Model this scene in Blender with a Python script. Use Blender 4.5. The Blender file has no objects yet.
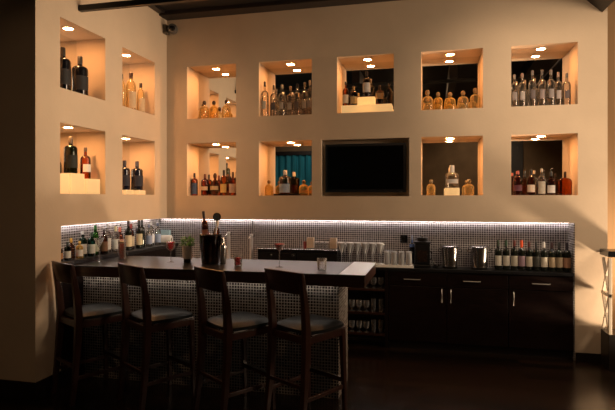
import bpy, bmesh, math, random
from mathutils import Vector, Matrix
random.seed(7)
PI = math.pi
S = bpy.context.scene
COL = S.collection

# ------------------------------------------------------------------ materials
def new_mat(name):
    m = bpy.data.materials.new(name); m.use_nodes = True
    nt = m.node_tree; nt.nodes.clear()
    out = nt.nodes.new('ShaderNodeOutputMaterial')
    return m, nt, out

def N(nt, t, **kw):
    n = nt.nodes.new(t)
    for k, v in kw.items():
        setattr(n, k, v)
    return n

def principled(name, col, rough=.5, metal=0., spec=.5, noise=0., nscale=6., bump=0., bscale=60., coat=0., stretch=None, rvar=0.):
    m, nt, out = new_mat(name)
    b = N(nt, 'ShaderNodeBsdfPrincipled')
    b.inputs['Base Color'].default_value = (*col, 1)
    b.inputs['Roughness'].default_value = rough
    b.inputs['Metallic'].default_value = metal
    b.inputs['Specular IOR Level'].default_value = spec
    b.inputs['Coat Weight'].default_value = coat
    tc = N(nt, 'ShaderNodeTexCoord')
    src = tc.outputs['Object']
    if stretch:
        mp = N(nt, 'ShaderNodeMapping'); mp.inputs['Scale'].default_value = stretch
        nt.links.new(src, mp.inputs['Vector']); src = mp.outputs['Vector']
    if noise:
        nz = N(nt, 'ShaderNodeTexNoise'); nz.inputs['Scale'].default_value = nscale; nz.inputs['Detail'].default_value = 5
        nt.links.new(src, nz.inputs['Vector'])
        rp = N(nt, 'ShaderNodeValToRGB')
        rp.color_ramp.elements[0].position = .3; rp.color_ramp.elements[1].position = .7
        rp.color_ramp.elements[0].color = (*[c*(1-noise) for c in col], 1)
        rp.color_ramp.elements[1].color = (*[min(1, c*(1+noise)) for c in col], 1)
        nt.links.new(nz.outputs['Fac'], rp.inputs['Fac']); nt.links.new(rp.outputs['Color'], b.inputs['Base Color'])
        if rvar:
            mr = N(nt, 'ShaderNodeMapRange'); mr.inputs['To Min'].default_value = max(0, rough-rvar); mr.inputs['To Max'].default_value = rough+rvar
            nt.links.new(nz.outputs['Fac'], mr.inputs['Value']); nt.links.new(mr.outputs['Result'], b.inputs['Roughness'])
    if bump:
        n2 = N(nt, 'ShaderNodeTexNoise'); n2.inputs['Scale'].default_value = bscale; n2.inputs['Detail'].default_value = 4
        nt.links.new(src, n2.inputs['Vector'])
        bp = N(nt, 'ShaderNodeBump'); bp.inputs['Strength'].default_value = bump; bp.inputs['Distance'].default_value = .01
        nt.links.new(n2.outputs['Fac'], bp.inputs['Height']); nt.links.new(bp.outputs['Normal'], b.inputs['Normal'])
    nt.links.new(b.outputs['BSDF'], out.inputs['Surface'])
    return m

def glass(name, tint, edge=None, gloss=.9, rough=.03, haze=0., ior=1.5, hcol=(.8, .8, .8)):
    """thin coloured glass: transparent with a darker rim, plus fresnel reflection"""
    m, nt, out = new_mat(name)
    edge = edge or tuple(c*.45 for c in tint)
    lw = N(nt, 'ShaderNodeLayerWeight'); lw.inputs['Blend'].default_value = .35
    mx = N(nt, 'ShaderNodeMix', data_type='RGBA')
    mx.inputs[6].default_value = (*tint, 1); mx.inputs[7].default_value = (*edge, 1)
    nt.links.new(lw.outputs['Facing'], mx.inputs[0])
    tr = N(nt, 'ShaderNodeBsdfTransparent'); nt.links.new(mx.outputs[2], tr.inputs['Color'])
    gl = N(nt, 'ShaderNodeBsdfGlossy'); gl.inputs['Roughness'].default_value = rough; gl.inputs['Color'].default_value = (gloss, gloss, gloss, 1)
    fr = N(nt, 'ShaderNodeFresnel'); fr.inputs['IOR'].default_value = ior
    ms = N(nt, 'ShaderNodeMixShader')
    nt.links.new(fr.outputs['Fac'], ms.inputs['Fac']); nt.links.new(tr.outputs['BSDF'], ms.inputs[1]); nt.links.new(gl.outputs['BSDF'], ms.inputs[2])
    last = ms.outputs['Shader']
    if haze:  # scatter painted in for highlights on glass and body in drinks, stronger edge-on
        df = N(nt, 'ShaderNodeBsdfDiffuse'); df.inputs['Color'].default_value = (*hcol, 1)
        tl = N(nt, 'ShaderNodeBsdfTranslucent'); tl.inputs['Color'].default_value = (*hcol, 1)
        m1 = N(nt, 'ShaderNodeMixShader'); nt.links.new(df.outputs['BSDF'], m1.inputs[1]); nt.links.new(tl.outputs['BSDF'], m1.inputs[2])
        mh = N(nt, 'ShaderNodeMapRange'); mh.inputs['To Min'].default_value = haze*.5; mh.inputs['To Max'].default_value = min(1, haze*2.2)
        nt.links.new(lw.outputs['Facing'], mh.inputs['Value'])
        m2 = N(nt, 'ShaderNodeMixShader'); nt.links.new(mh.outputs['Result'], m2.inputs['Fac']); nt.links.new(last, m2.inputs[1]); nt.links.new(m1.outputs['Shader'], m2.inputs[2])
        last = m2.outputs['Shader']
    nt.links.new(last, out.inputs['Surface'])
    return m

def emit(name, col, strength):
    m, nt, out = new_mat(name)
    e = N(nt, 'ShaderNodeEmission'); e.inputs['Color'].default_value = (*col, 1); e.inputs['Strength'].default_value = strength
    nt.links.new(e.outputs['Emission'], out.inputs['Surface'])
    return m

def tile(name, size, gap, c1, c2, grout, rough, metal=0., mortar_rough=.7, vary=.6):
    """square mosaic on axis-aligned vertical faces"""
    m, nt, out = new_mat(name)
    tc = N(nt, 'ShaderNodeTexCoord'); sp = N(nt, 'ShaderNodeSeparateXYZ'); nt.links.new(tc.outputs['Object'], sp.inputs[0])
    ad = N(nt, 'ShaderNodeMath', operation='ADD'); nt.links.new(sp.outputs['X'], ad.inputs[0]); nt.links.new(sp.outputs['Y'], ad.inputs[1])
    cb = N(nt, 'ShaderNodeCombineXYZ'); nt.links.new(ad.outputs[0], cb.inputs['X']); nt.links.new(sp.outputs['Z'], cb.inputs['Y'])
    br = N(nt, 'ShaderNodeTexBrick', offset=0., squash=1.)
    br.inputs['Scale'].default_value = 1.; br.inputs['Brick Width'].default_value = size; br.inputs['Row Height'].default_value = size
    br.inputs['Mortar Size'].default_value = gap; br.inputs['Mortar Smooth'].default_value = 0.
    br.inputs['Color1'].default_value = (*c1, 1); br.inputs['Color2'].default_value = (*c2, 1); br.inputs['Mortar'].default_value = (*grout, 1)
    nt.links.new(cb.outputs[0], br.inputs['Vector'])
    # tile-sized tone changes
    sn = N(nt, 'ShaderNodeVectorMath', operation='SNAP'); sn.inputs[1].default_value = (size, size, size)
    nt.links.new(cb.outputs[0], sn.inputs[0])
    wn = N(nt, 'ShaderNodeTexWhiteNoise', noise_dimensions='2D'); nt.links.new(sn.outputs[0], wn.inputs['Vector'])
    b = N(nt, 'ShaderNodeBsdfPrincipled')
    nt.links.new(br.outputs['Color'], b.inputs['Base Color'])
    mr = N(nt, 'ShaderNodeMapRange'); mr.inputs['To Min'].default_value = max(.03, rough*(1-vary)); mr.inputs['To Max'].default_value = rough*(1+vary)
    nt.links.new(wn.outputs['Value'], mr.inputs['Value'])
    mx = N(nt, 'ShaderNodeMix', data_type='FLOAT'); nt.links.new(br.outputs['Fac'], mx.inputs[0]); nt.links.new(mr.outputs['Result'], mx.inputs[2]); mx.inputs[3].default_value = mortar_rough
    nt.links.new(mx.outputs[0], b.inputs['Roughness'])
    mm = N(nt, 'ShaderNodeMath', operation='SUBTRACT'); mm.inputs[0].default_value = 1.; nt.links.new(br.outputs['Fac'], mm.inputs[1])
    ml = N(nt, 'ShaderNodeMath', operation='MULTIPLY'); ml.inputs[1].default_value = metal; nt.links.new(mm.outputs[0], ml.inputs[0])
    nt.links.new(ml.outputs[0], b.inputs['Metallic'])
    # each chip sits at a slightly different tilt
    bp = N(nt, 'ShaderNodeBump'); bp.inputs['Strength'].default_value = .12; bp.inputs['Distance'].default_value = .003
    nt.links.new(mm.outputs[0], bp.inputs['Height']); nt.links.new(bp.outputs['Normal'], b.inputs['Normal'])
    nt.links.new(b.outputs['BSDF'], out.inputs['Surface'])
    return m

def planks(name, c1, c2, w, l, rough):
    m, nt, out = new_mat(name)
    tc = N(nt, 'ShaderNodeTexCoord')
    br = N(nt, 'ShaderNodeTexBrick', offset=.37)
    br.inputs['Scale'].default_value = 1; br.inputs['Brick Width'].default_value = l; br.inputs['Row Height'].default_value = w
    br.inputs['Mortar Size'].default_value = .0025; br.inputs['Color1'].default_value = (*c1, 1); br.inputs['Color2'].default_value = (*c2, 1)
    br.inputs['Mortar'].default_value = (.002, .0015, .001, 1)
    nt.links.new(tc.outputs['Object'], br.inputs['Vector'])
    mp = N(nt, 'ShaderNodeMapping'); mp.inputs['Scale'].default_value = (1.5, 22, 1); nt.links.new(tc.outputs['Object'], mp.inputs['Vector'])
    nz = N(nt, 'ShaderNodeTexNoise'); nz.inputs['Scale'].default_value = 3; nz.inputs['Detail'].default_value = 6; nt.links.new(mp.outputs['Vector'], nz.inputs['Vector'])
    mx = N(nt, 'ShaderNodeMix', data_type='RGBA', blend_type='MULTIPLY'); mx.inputs[0].default_value = .8
    nt.links.new(br.outputs['Color'], mx.inputs[6]); nt.links.new(nz.outputs['Color'], mx.inputs[7])
    b = N(nt, 'ShaderNodeBsdfPrincipled'); nt.links.new(mx.outputs[2], b.inputs['Base Color'])
    mr = N(nt, 'ShaderNodeMapRange'); mr.inputs['To Min'].default_value = rough*.6; mr.inputs['To Max'].default_value = rough*1.5
    nt.links.new(nz.outputs['Fac'], mr.inputs['Value']); nt.links.new(mr.outputs['Result'], b.inputs['Roughness'])
    bp = N(nt, 'ShaderNodeBump'); bp.inputs['Strength'].default_value = .25; bp.inputs['Distance'].default_value = .003
    nt.links.new(nz.outputs['Fac'], bp.inputs['Height']); nt.links.new(bp.outputs['Normal'], b.inputs['Normal'])
    nt.links.new(b.outputs['BSDF'], out.inputs['Surface'])
    return m

WARM = (1.0, .74, .50)
M = {}
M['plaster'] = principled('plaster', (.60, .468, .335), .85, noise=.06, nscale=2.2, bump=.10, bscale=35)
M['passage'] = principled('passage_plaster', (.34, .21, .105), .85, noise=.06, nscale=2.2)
M['ceiling'] = principled('ceiling_wood', (.009, .006, .005), .6, noise=.3, nscale=3, stretch=(1, 12, 1))
M['beam'] = principled('beam_wood', (.016, .010, .008), .45, noise=.3, nscale=4, stretch=(2, 14, 14))
M['base'] = principled('baseboard_wood', (.012, .008, .006), .4)
M['floor'] = planks('floor_planks', (.030, .016, .009), (.010, .006, .004), .12, 1.6, .2)
M['mirror'] = principled('mirror_silver', (.86, .86, .84), .015, metal=1.)
M['backtile'] = tile('backsplash_mosaic', .026, .0030, (.13, .105, .098), (.05, .038, .035), (.60, .57, .56), .3, metal=.5)
M['bartile'] = tile('bar_mosaic', .0262, .0036, (.030, .023, .021), (.014, .010, .010), (.34, .30, .26), .22, metal=.2)
M['stone'] = principled('black_stone', (.009, .009, .010), .28, spec=.45)
M['darkwood'] = principled('dark_wood', (.0075, .0035, .0028), .32, noise=.35, nscale=5, stretch=(1.5, 12, 12), spec=.22)
M['apron'] = principled('bar_edge_wood', (.030, .011, .006), .28, noise=.4, nscale=4, stretch=(1.2, 16, 16))
M['stool'] = principled('stool_wood', (.034, .0125, .0085), .3, noise=.3, nscale=5, stretch=(8, 8, 1.5), spec=.5)
M['leather'] = principled('black_leather', (.008, .0098, .0110), .40, noise=.25, nscale=40, bump=.15, bscale=180, spec=.22)
M['steel'] = principled('brushed_steel', (.62, .60, .58), .24, metal=1., noise=.08, nscale=20, stretch=(1, 1, 14))
M['handle'] = principled('satin_handle', (.42, .40, .37), .45, metal=.8)
M['plate'] = principled('plate_steel', (.86, .93, .96), .29, metal=.8)
M['satin'] = principled('satin_steel', (.80, .79, .77), .42, metal=.55)
M['chrome'] = principled('chrome', (.80, .80, .80), .08, metal=1.)
M['blackplastic'] = principled('black_plastic', (.010, .010, .011), .25)
M['screen'] = principled('tv_screen', (.002, .002, .002), .15, spec=.1)
M['blackmetal'] = principled('black_metal', (.012, .011, .010), .35, metal=.3)
M['paper'] = principled('paper_white', (.78, .74, .66), .75, noise=.05, nscale=20)
M['napkin'] = principled('napkin_cream', (.66, .53, .40), .8, noise=.1, nscale=20)
M['cream'] = principled('cream_paint', (.72, .62, .48), .55, noise=.05, nscale=8)
M['mat'] = principled('pale_mat', (.82, .80, .76), .45, noise=.06, nscale=12)
M['teal'] = principled('teal_curtain', (.012, .20, .27), .75, noise=.35, nscale=2, stretch=(10, 10, .6))
M['brownwall'] = principled('brown_wall', (.25, .16, .085), .85, noise=.12, nscale=3)
M['greypanel'] = principled('grey_panel', (.06, .056, .054), .5)
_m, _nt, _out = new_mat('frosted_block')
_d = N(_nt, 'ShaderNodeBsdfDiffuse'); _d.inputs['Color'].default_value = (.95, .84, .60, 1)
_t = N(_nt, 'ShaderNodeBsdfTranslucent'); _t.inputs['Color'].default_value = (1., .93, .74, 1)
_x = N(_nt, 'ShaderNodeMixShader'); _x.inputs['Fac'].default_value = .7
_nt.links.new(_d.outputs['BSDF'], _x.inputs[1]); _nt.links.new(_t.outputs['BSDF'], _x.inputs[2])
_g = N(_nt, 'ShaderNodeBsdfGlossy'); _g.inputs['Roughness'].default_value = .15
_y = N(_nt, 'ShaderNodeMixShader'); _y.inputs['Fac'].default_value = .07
_nt.links.new(_x.outputs['Shader'], _y.inputs[1]); _nt.links.new(_g.outputs['BSDF'], _y.inputs[2]); _e = N(_nt, 'ShaderNodeEmission'); _e.inputs['Color'].default_value = (1., .66, .30, 1); _e.inputs['Strength'].default_value = .24   # added glow, painted in for the niche light the blocks catch
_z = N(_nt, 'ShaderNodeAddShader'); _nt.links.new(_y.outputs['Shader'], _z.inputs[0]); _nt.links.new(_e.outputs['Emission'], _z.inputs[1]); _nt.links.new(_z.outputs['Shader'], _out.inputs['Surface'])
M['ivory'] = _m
M['lamp'] = emit('lamp_glow', (1.0, .45, .16), 340)
M['led'] = emit('led_glow', (1.0, .86, .82), 21)
M['underled'] = emit('under_bar_glow', (1.0, .86, .72), 8)
M['bulb'] = emit('downlight_glow', (1.0, .78, .52), 12)
# glass kinds
G = {}
G['goblet'] = glass('glass_goblet', (.95, .95, .95), (.5, .5, .5), haze=.55, ior=1.9, hcol=(.95, .95, .95))
G['clear'] = glass('glass_clear', (.90, .87, .82), (.50, .43, .36), haze=.05, ior=1.6)
G['drinkglass'] = glass('glass_drink', (.97, .97, .97), (.72, .72, .72), haze=.16, ior=1.6)
G['gold'] = glass('glass_gold', (.97, .84, .52), (.62, .38, .12), haze=.30, hcol=(.95, .66, .22))
G['palegold'] = glass('glass_pale_gold', (.97, .90, .72), (.66, .48, .24), haze=.24, hcol=(.95, .74, .38))
G['amber'] = glass('glass_amber', (.64, .27, .08), (.20, .06, .015))
G['redamber'] = glass('glass_red_amber', (.58, .20, .07), (.16, .035, .015))
G['pink'] = glass('glass_pink', (.85, .30, .24), (.35, .06, .05))
G['brown'] = glass('glass_brown', (.34, .13, .05), (.07, .02, .01))
G['green'] = glass('glass_green', (.10, .13, .045), (.015, .03, .012))
G['brightgreen'] = glass('glass_bright_green', (.20, .62, .14), (.03, .14, .03))
G['teal'] = glass('glass_teal', (.12, .34, .28), (.02, .07, .06))
G['smoke'] = glass('glass_smoke', (.42, .33, .27), (.08, .06, .05))
G['black'] = principled('glass_black', (.006, .006, .008), .06, coat=.4)
G['navy'] = principled('glass_navy', (.006, .008, .018), .06, coat=.4)
G['darkwine'] = principled('glass_wine', (.008, .010, .007), .08, coat=.3)
G['red'] = glass('drink_red', (.80, .03, .03), (.55, .012, .012), haze=.3, hcol=(.75, .02, .02))
G['crimson'] = glass('drink_crimson', (.80, .03, .04), (.55, .012, .02), haze=1., hcol=(.85, .02, .05))
G['peach'] = glass('drink_peach', (.85, .42, .28), (.6, .2, .12), haze=.6, hcol=(.85, .42, .24))
_C = {}
def flat(col, rough=.5, metal=0.):
    k = (col, rough, metal)
    if k not in _C:
        _C[k] = principled('tint_%02d' % len(_C), col, rough, metal, noise=.08, nscale=30)
    return _C[k]

# ------------------------------------------------------------------ mesh builder
class MB:
    def __init__(s): s.v = []; s.f = []; s.sm = []
    def add(s, vs, fs, smooth=False):
        o = len(s.v); s.v += [tuple(v) for v in vs]
        for f in fs: s.f.append([i+o for i in f]); s.sm.append(smooth)
        return s
    def box(s, x0, x1, y0, y1, z0, z1):
        vs = [(x, y, z) for z in (z0, z1) for y in (y0, y1) for x in (x0, x1)]
        return s.add(vs, [(0, 2, 3, 1), (4, 5, 7, 6), (0, 1, 5, 4), (2, 6, 7, 3), (0, 4, 6, 2), (1, 3, 7, 5)])
    def lathe(s, prof, n=20, c=(0, 0, 0), sy=1., a0=0., a1=None, smooth=True):
        """prof: list of (r, z); closed round unless a1 given"""
        full = a1 is None
        k = n if full else n+1
        vs = []; fs = []
        for (r, z) in prof:
            for i in range(k):
                a = a0 + (2*PI*i/n if full else (a1-a0)*i/n)
                vs.append((c[0]+r*math.cos(a), c[1]+r*math.sin(a)*sy, c[2]+z))
        for j in range(len(prof)-1):
            for i in range(k if full else n):
                i2 = (i+1) % k
                fs.append((j*k+i, j*k+i2, (j+1)*k+i2, (j+1)*k+i))
        if full:
            if prof[0][0] > 1e-5: fs.append(tuple(reversed(range(k))))
            if prof[-1][0] > 1e-5: fs.append(tuple((len(prof)-1)*k+i for i in range(k)))
        return s.add(vs, fs, smooth)
    def sweep(s, pts, radii, n=10, square=False, cap=True, smooth=True):
        pts = [Vector(p) for p in pts]
        if not hasattr(radii, '__len__'): radii = [radii]*len(pts)
        vs = []; fs = []
        up = Vector((0, 0, 1))
        t0 = (pts[1]-pts[0]).normalized()
        if abs(t0.z) > .9: up = Vector((0, 1, 0))
        for i, p in enumerate(pts):
            t = (pts[min(i+1, len(pts)-1)]-pts[max(i-1, 0)]).normalized()
            a = t.cross(up).normalized(); b = a.cross(t).normalized()
            r = radii[i]
            for k in range(n):
                an = 2*PI*k/n + (PI/4 if square else 0)
                vs.append(p + a*math.cos(an)*r + b*math.sin(an)*r)
        for j in range(len(pts)-1):
            for k in range(n):
                k2 = (k+1) % n
                fs.append((j*n+k, j*n+k2, (j+1)*n+k2, (j+1)*n+k))
        if cap:
            fs.append(tuple(reversed(range(n)))); fs.append(tuple((len(pts)-1)*n+k for k in range(n)))
        return s.add(vs, fs, smooth and not square)
    def bar(s, p, q, w, d, w2=None, d2=None):
        """tapered rectangular post from p to q, section w (x) by d (y)"""
        w2 = w2 or w; d2 = d2 or d
        vs = []
        for (P, a, b) in ((p, w, d), (q, w2, d2)):
            for sx, sy in ((-1, -1), (1, -1), (1, 1), (-1, 1)):
                vs.append((P[0]+sx*a/2, P[1]+sy*b/2, P[2]))
        return s.add(vs, [(3, 2, 1, 0), (4, 5, 6, 7), (0, 1, 5, 4), (1, 2, 6, 5), (2, 3, 7, 6), (3, 0, 4, 7)])
    def build(s, name, mat, parent=None, bevel=0., seg=2, loc=(0, 0, 0), rz=0., subsurf=0):
        me = bpy.data.meshes.new(name)
        me.from_pydata(s.v, [], s.f); me.validate()
        bm = bmesh.new(); bm.from_mesh(me)
        bmesh.ops.remove_doubles(bm, verts=bm.verts, dist=1e-6)
        bmesh.ops.recalc_face_normals(bm, faces=bm.faces)
        sm = any(s.sm)
        for f in bm.faces: f.smooth = sm
        bm.to_mesh(me); bm.free()
        o = bpy.data.objects.new(name, me); COL.objects.link(o)
        me.materials.append(mat)
        if sm:
            me.set_sharp_from_angle(angle=math.radians(38))
        o.location = loc; o.rotation_euler = (0, 0, rz)
        if parent: o.parent = parent
        if bevel:
            md = o.modifiers.new('bevel', 'BEVEL'); md.width = bevel; md.segments = seg; md.limit_method = 'ANGLE'; md.angle_limit = math.radians(40)
        if subsurf:
            md = o.modifiers.new('sub', 'SUBSURF'); md.levels = subsurf; md.render_levels = subsurf
        return o

def tag(o, label, cat, group=None):
    o['label'] = label; o['category'] = cat
    if group: o['group'] = group
    return o
def thing(name, label, cat, loc, rz=0., group=None):
    o = bpy.data.objects.new(name, None); COL.objects.link(o)
    o.location = loc; o.rotation_euler = (0, 0, rz); o.empty_display_size = .1
    return tag(o, label, cat, group)
def struct(o):
    o['kind'] = 'structure'; return o
def copy_tree(o, parent=None):
    c = o.copy(); COL.objects.link(c)
    if parent: c.parent = parent
    for ch in list(o.children): copy_tree(ch, c)
    return c

# ------------------------------------------------------------------ setting
ZL = 1.765; ZLT = 2.430; ZU = 2.739; ZUT = 3.405; ZT = 1.465      # niche sills / heads, recess head
TOP = 4.06
WE = 5.119
NX = [(.283, .947), (1.246, 1.913), (2.219, 2.886), (3.195, 3.866), (4.162, 4.832)]
TVX = (2.029, 3.061)
ND = .36                                                           # niche depth
RD = .25                                                           # tiled recess depth

def wall_with_holes(name, mat, u0, u1, z0, z1, holes, place, thick, backface=True):
    """holes: (ua,ub,za,zb,depth); place(u, d, z) -> xyz with d the depth into the wall"""
    us = sorted({u0, u1} | {h[0] for h in holes} | {h[1] for h in holes}); us = [u for u in us if u0 <= u <= u1]
    zs = sorted({z0, z1} | {h[2] for h in holes} | {h[3] for h in holes}); zs = [z for z in zs if z0 <= z <= z1]
    mb = MB()
    def hole(i, j):
        if i < 0 or j < 0 or i >= len(us)-1 or j >= len(zs)-1: return 'out'
        uc = (us[i]+us[i+1])/2; zc = (zs[j]+zs[j+1])/2
        for h in holes:
            if h[0] < uc < h[1] and h[2] < zc < h[3]: return h
        return None
    def quad(a, b, c, d): mb.add([place(*a), place(*b), place(*c), place(*d)], [(0, 1, 2, 3)])
    for i in range(len(us)-1):
        for j in range(len(zs)-1):
            a, b, c, d = us[i], us[i+1], zs[j], zs[j+1]
            h = hole(i, j)
            dp = h[4] if h else 0.
            quad((a, dp, c), (b, dp, c), (b, dp, d), (a, dp, d))
            quad((a, thick, c), (b, thick, c), (b, thick, d), (a, thick, d))
            for (di, dj, e) in ((-1, 0, ((a, c), (a, d))), (1, 0, ((b, c), (b, d))), (0, -1, ((a, c), (b, c))), (0, 1, ((a, d), (b, d)))):
                g = hole(i+di, j+dj)
                if g == 'out':
                    (p, q), (r, s_) = e
                    quad((p, dp, q), (r, dp, s_), (r, thick, s_), (p, thick, q))
                else:
                    dg = g[4] if g else 0.
                    if dg > dp:
                        (p, q), (r, s_) = e
                        quad((p, dp, q), (r, dp, s_), (r, dg, s_), (p, dg, q))
    return mb.build(name, mat)

bh = []
for k, (a, b) in enumerate(NX):
    bh.append((a, b, ZU, ZUT, ND))
    if k != 2: bh.append((a, b, ZL, ZLT, ND))
bh.append((TVX[0], TVX[1], ZL-.01, ZLT, .14))
bh.append((-.25, 4.804, 0, ZT, RD))
struct(wall_with_holes('wall_back', M['plaster'], -.40, WE, 0, TOP, bh, lambda u, d, z: (u, d, z), .40))
LY = [(-1.974, -1.294), (-.986, -.300)]
lh = []
for (a, b) in LY:
    lh.append((a, b, ZU+.012, ZUT-.006, ND)); lh.append((a, b, ZL+.010, ZLT, ND))
lh.append((-1.962, 0, 0, ZT+.012, RD))
struct(wall_with_holes('wall_left', M['plaster'], -2.28, 0, 0, TOP, lh, lambda u, d, z: (-d, u, z), .40))
# pier face turning left at the end of the left wall
struct(MB().box(-4.0, -.40, -2.28, -2.06, 0, TOP).build('wall_pier', M['plaster']))
# passage wall beyond the right-hand end
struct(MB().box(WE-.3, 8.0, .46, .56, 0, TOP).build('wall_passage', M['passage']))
struct(MB().box(8.0, 8.1, -9.6, .56, 0, TOP).build('wall_right', M['brownwall']))
struct(MB().box(-4.1, 8.1, -9.7, -9.6, 0, TOP).build('wall_front', M['brownwall']))
struct(MB().box(-4.1, -4.0, -9.6, -2.06, 0, TOP).build('wall_far_left', M['brownwall']))
struct(MB().box(-4.1, 8.1, -9.7, .6, -.08, 0).build('floor', M['floor']))
struct(MB().box(-4.1, 8.1, -9.7, .6, TOP, TOP+.08).build('ceiling', M['ceiling']))
struct(MB().box(4.806, WE, -.016, 0, 0, .085).build('baseboard_back', M['base'], bevel=.003))
mbb = MB().box(0, .016, -2.28, -1.83, 0, .15); 
struct(mbb.build('baseboard_left', M['base'], bevel=.003))
struct(MB().box(-4.0, .016, -2.296, -2.28, 0, .15).build('baseboard_pier', M['base'], bevel=.003))
struct(MB().box(WE+.01, 8.0, .444, .46, 0, .10).build('baseboard_passage', M['base'], bevel=.003))
# tiled lining of the recess
struct(MB().box(-.238, 4.792, RD-.012, RD-.0005, .0, ZT-.001).build('wall_back_tile', M['backtile']))
struct(MB().box(4.792, 4.8035, .001, RD-.0005, .0, ZT-.001).build('trim_1', M['backtile']))
struct(MB().box(-RD+.0005, -.238, -1.96, RD-.0005, .0, ZT-.001).build('wall_left_tile', M['backtile']))
# beams
def vbeam(x, w, z0, z1, y0, y1):
    pr = [(x, z0), (x+w, z0+w*.95), (x+w, z1), (x-w, z1), (x-w, z0+w*.95)]
    vs = [(p[0], y, p[1]) for y in (y0, y1) for p in pr]
    fs = [(0, 1, 2, 3, 4), (9, 8, 7, 6, 5)] + [(i, (i+1) % 5, 5+(i+1) % 5, 5+i) for i in range(5)]
    return MB().add(vs, fs)
o = vbeam(5.066, .19, 3.70, TOP-.002, -6.5, -.002).build('ceiling_beam', M['beam'])
tag(o, 'dark V-bottomed ceiling beam meeting the back wall at its right end', 'ceiling beam'); struct(o)
o = MB().box(.002, 4.8, -.20, -.002, TOP-.05, TOP-.002).build('crown_beam', M['beam'], bevel=.004)
tag(o, 'dark beam running along the top of the back wall', 'ceiling beam'); struct(o)
o = MB().box(.002, .09, -1.5, -.205, 4.03, TOP-.002).build('wall_plate', M['beam'], bevel=.004)
tag(o, 'dark plate along the top of the left wall', 'ceiling beam'); struct(o)
for k, bx in enumerate((-1.5, 1.9, 3.6)):
    o = MB().box(bx, bx+.14, -9.5, -2.6, TOP-.24, TOP-.002).build('rafter', M['beam'], bevel=.004)
    tag(o, ('dark rafter across the left of the ceiling', 'dark rafter across the middle of the ceiling', 'dark rafter across the right of the ceiling')[k], 'ceiling beam'); struct(o)
# black rail from the left wall
rail = thing('track_rail', 'thin black track rail starting from the left wall high up', 'track light', (.0, -1.70, 3.54))
MB().box(.001, 4.9, -.025, .025, 0, .055).build('rail', M['blackmetal'], rail, bevel=.003)
for hx in (1.6, 3.0, 4.4):
    MB().box(hx-.006, hx+.006, -.006, .006, .055, TOP-3.54-.001).build('hanger', M['blackmetal'], rail)
# --------------------------------------------------------------- mirrors and lamps in the niches
def mirror(x0, x1, z0, z1, label):
    m = MB().box(x0+.002, x1-.002, ND-.016, ND-.004, z0+.002, z1-.002).build('mirror', M['mirror'])
    tag(m, label, 'mirror', 'mirrors lining the wall niches')
def lmirror(y0, y1, z0, z1, label):
    m = MB().box(-ND+.004, -ND+.016, y0+.002, y1-.002, z0+.002, z1-.002).build('mirror', M['mirror'])
    tag(m, label, 'mirror', 'mirrors lining the wall niches')
def niche_lamp(loc, label):
    t = thing('recessed_lamp', label, 'lamp', loc, group='lamps in the niche ceilings')
    MB().lathe([(.043, 0), (.060, 0), (.062, -.004), (.058, -.007), (.045, -.007), (.043, -.003)], 24).build('trim_ring', M['cream'], t)
    MB().add([(.043*math.cos(2*PI*i/20), .043*math.sin(2*PI*i/20), -.004) for i in range(20)], [tuple(range(20))]).build('lamp_lens', M['lamp'], t)
NU = ['upper niche of round golden bottles beside the room corner', 'upper niche crowded with tall clear bottles, second from the corner', 'upper niche above the television', 'upper niche holding five round bottles', 'upper niche crowded with clear bottles at the far right']
NL = ['lower niche of amber spirits beside the room corner', 'lower niche with two golden squat bottles left of the television', '', 'lower niche with the clear decanter right of the television', 'lower niche with the broad amber flask at the far right']
LAMPX = [.60, 1.60, 2.56, 3.52, 4.50]
for k, (a, b) in enumerate(NX):
    mirror(a, b, ZU, ZUT, 'mirror backing the '+NU[k])
    niche_lamp((LAMPX[k], .185, ZUT), 'glowing round lamp in the '+NU[k])
    if k != 2:
        mirror(a, b, ZL, ZLT, 'mirror backing the '+NL[k])
        niche_lamp((LAMPX[k], .185, ZLT), 'glowing round lamp in the '+NL[k])
LU = ['left-wall upper niche with two black bottles', 'left-wall upper niche with tall pale bottles']
LL = ['left-wall lower niche with bottles on pale blocks', 'left-wall lower niche with navy bottles']
for k, (a, b) in enumerate(LY):
    ly = (a+b)/2 - .04
    lmirror(a, b, ZU+.012, ZUT-.006, 'mirror backing the '+LU[k]); lmirror(a, b, ZL+.010, ZLT, 'mirror backing the '+LL[k])
    niche_lamp((-.15, ly, ZUT-.006), 'glowing round lamp in the '+LU[k]); niche_lamp((-.15, ly, ZLT), 'glowing round lamp in the '+LL[k])
# LED strips hidden under the head of the tiled recess
mb = MB(); n = 80
for i in range(n):
    x0 = -.20+4.985*i/n; mb.box(x0, x0+4.985/n-.002, RD-.040, RD-.026, ZT-.010, ZT-.001)
o = mb.build('led_strip', M['led']); tag(o, 'glowing strip light along the top of the back wall tiles', 'strip light', 'strip lights over the tiles')
mb = MB(); n = 36
for i in range(n):
    y0 = -1.95+2.15*i/n; mb.box(-RD+.026, -RD+.040, y0, y0+2.15/n-.002, ZT+.001, ZT+.010)
o = mb.build('led_strip', M['led']); tag(o, 'glowing strip light along the top of the left wall tiles', 'strip light', 'strip lights over the tiles')

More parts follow.
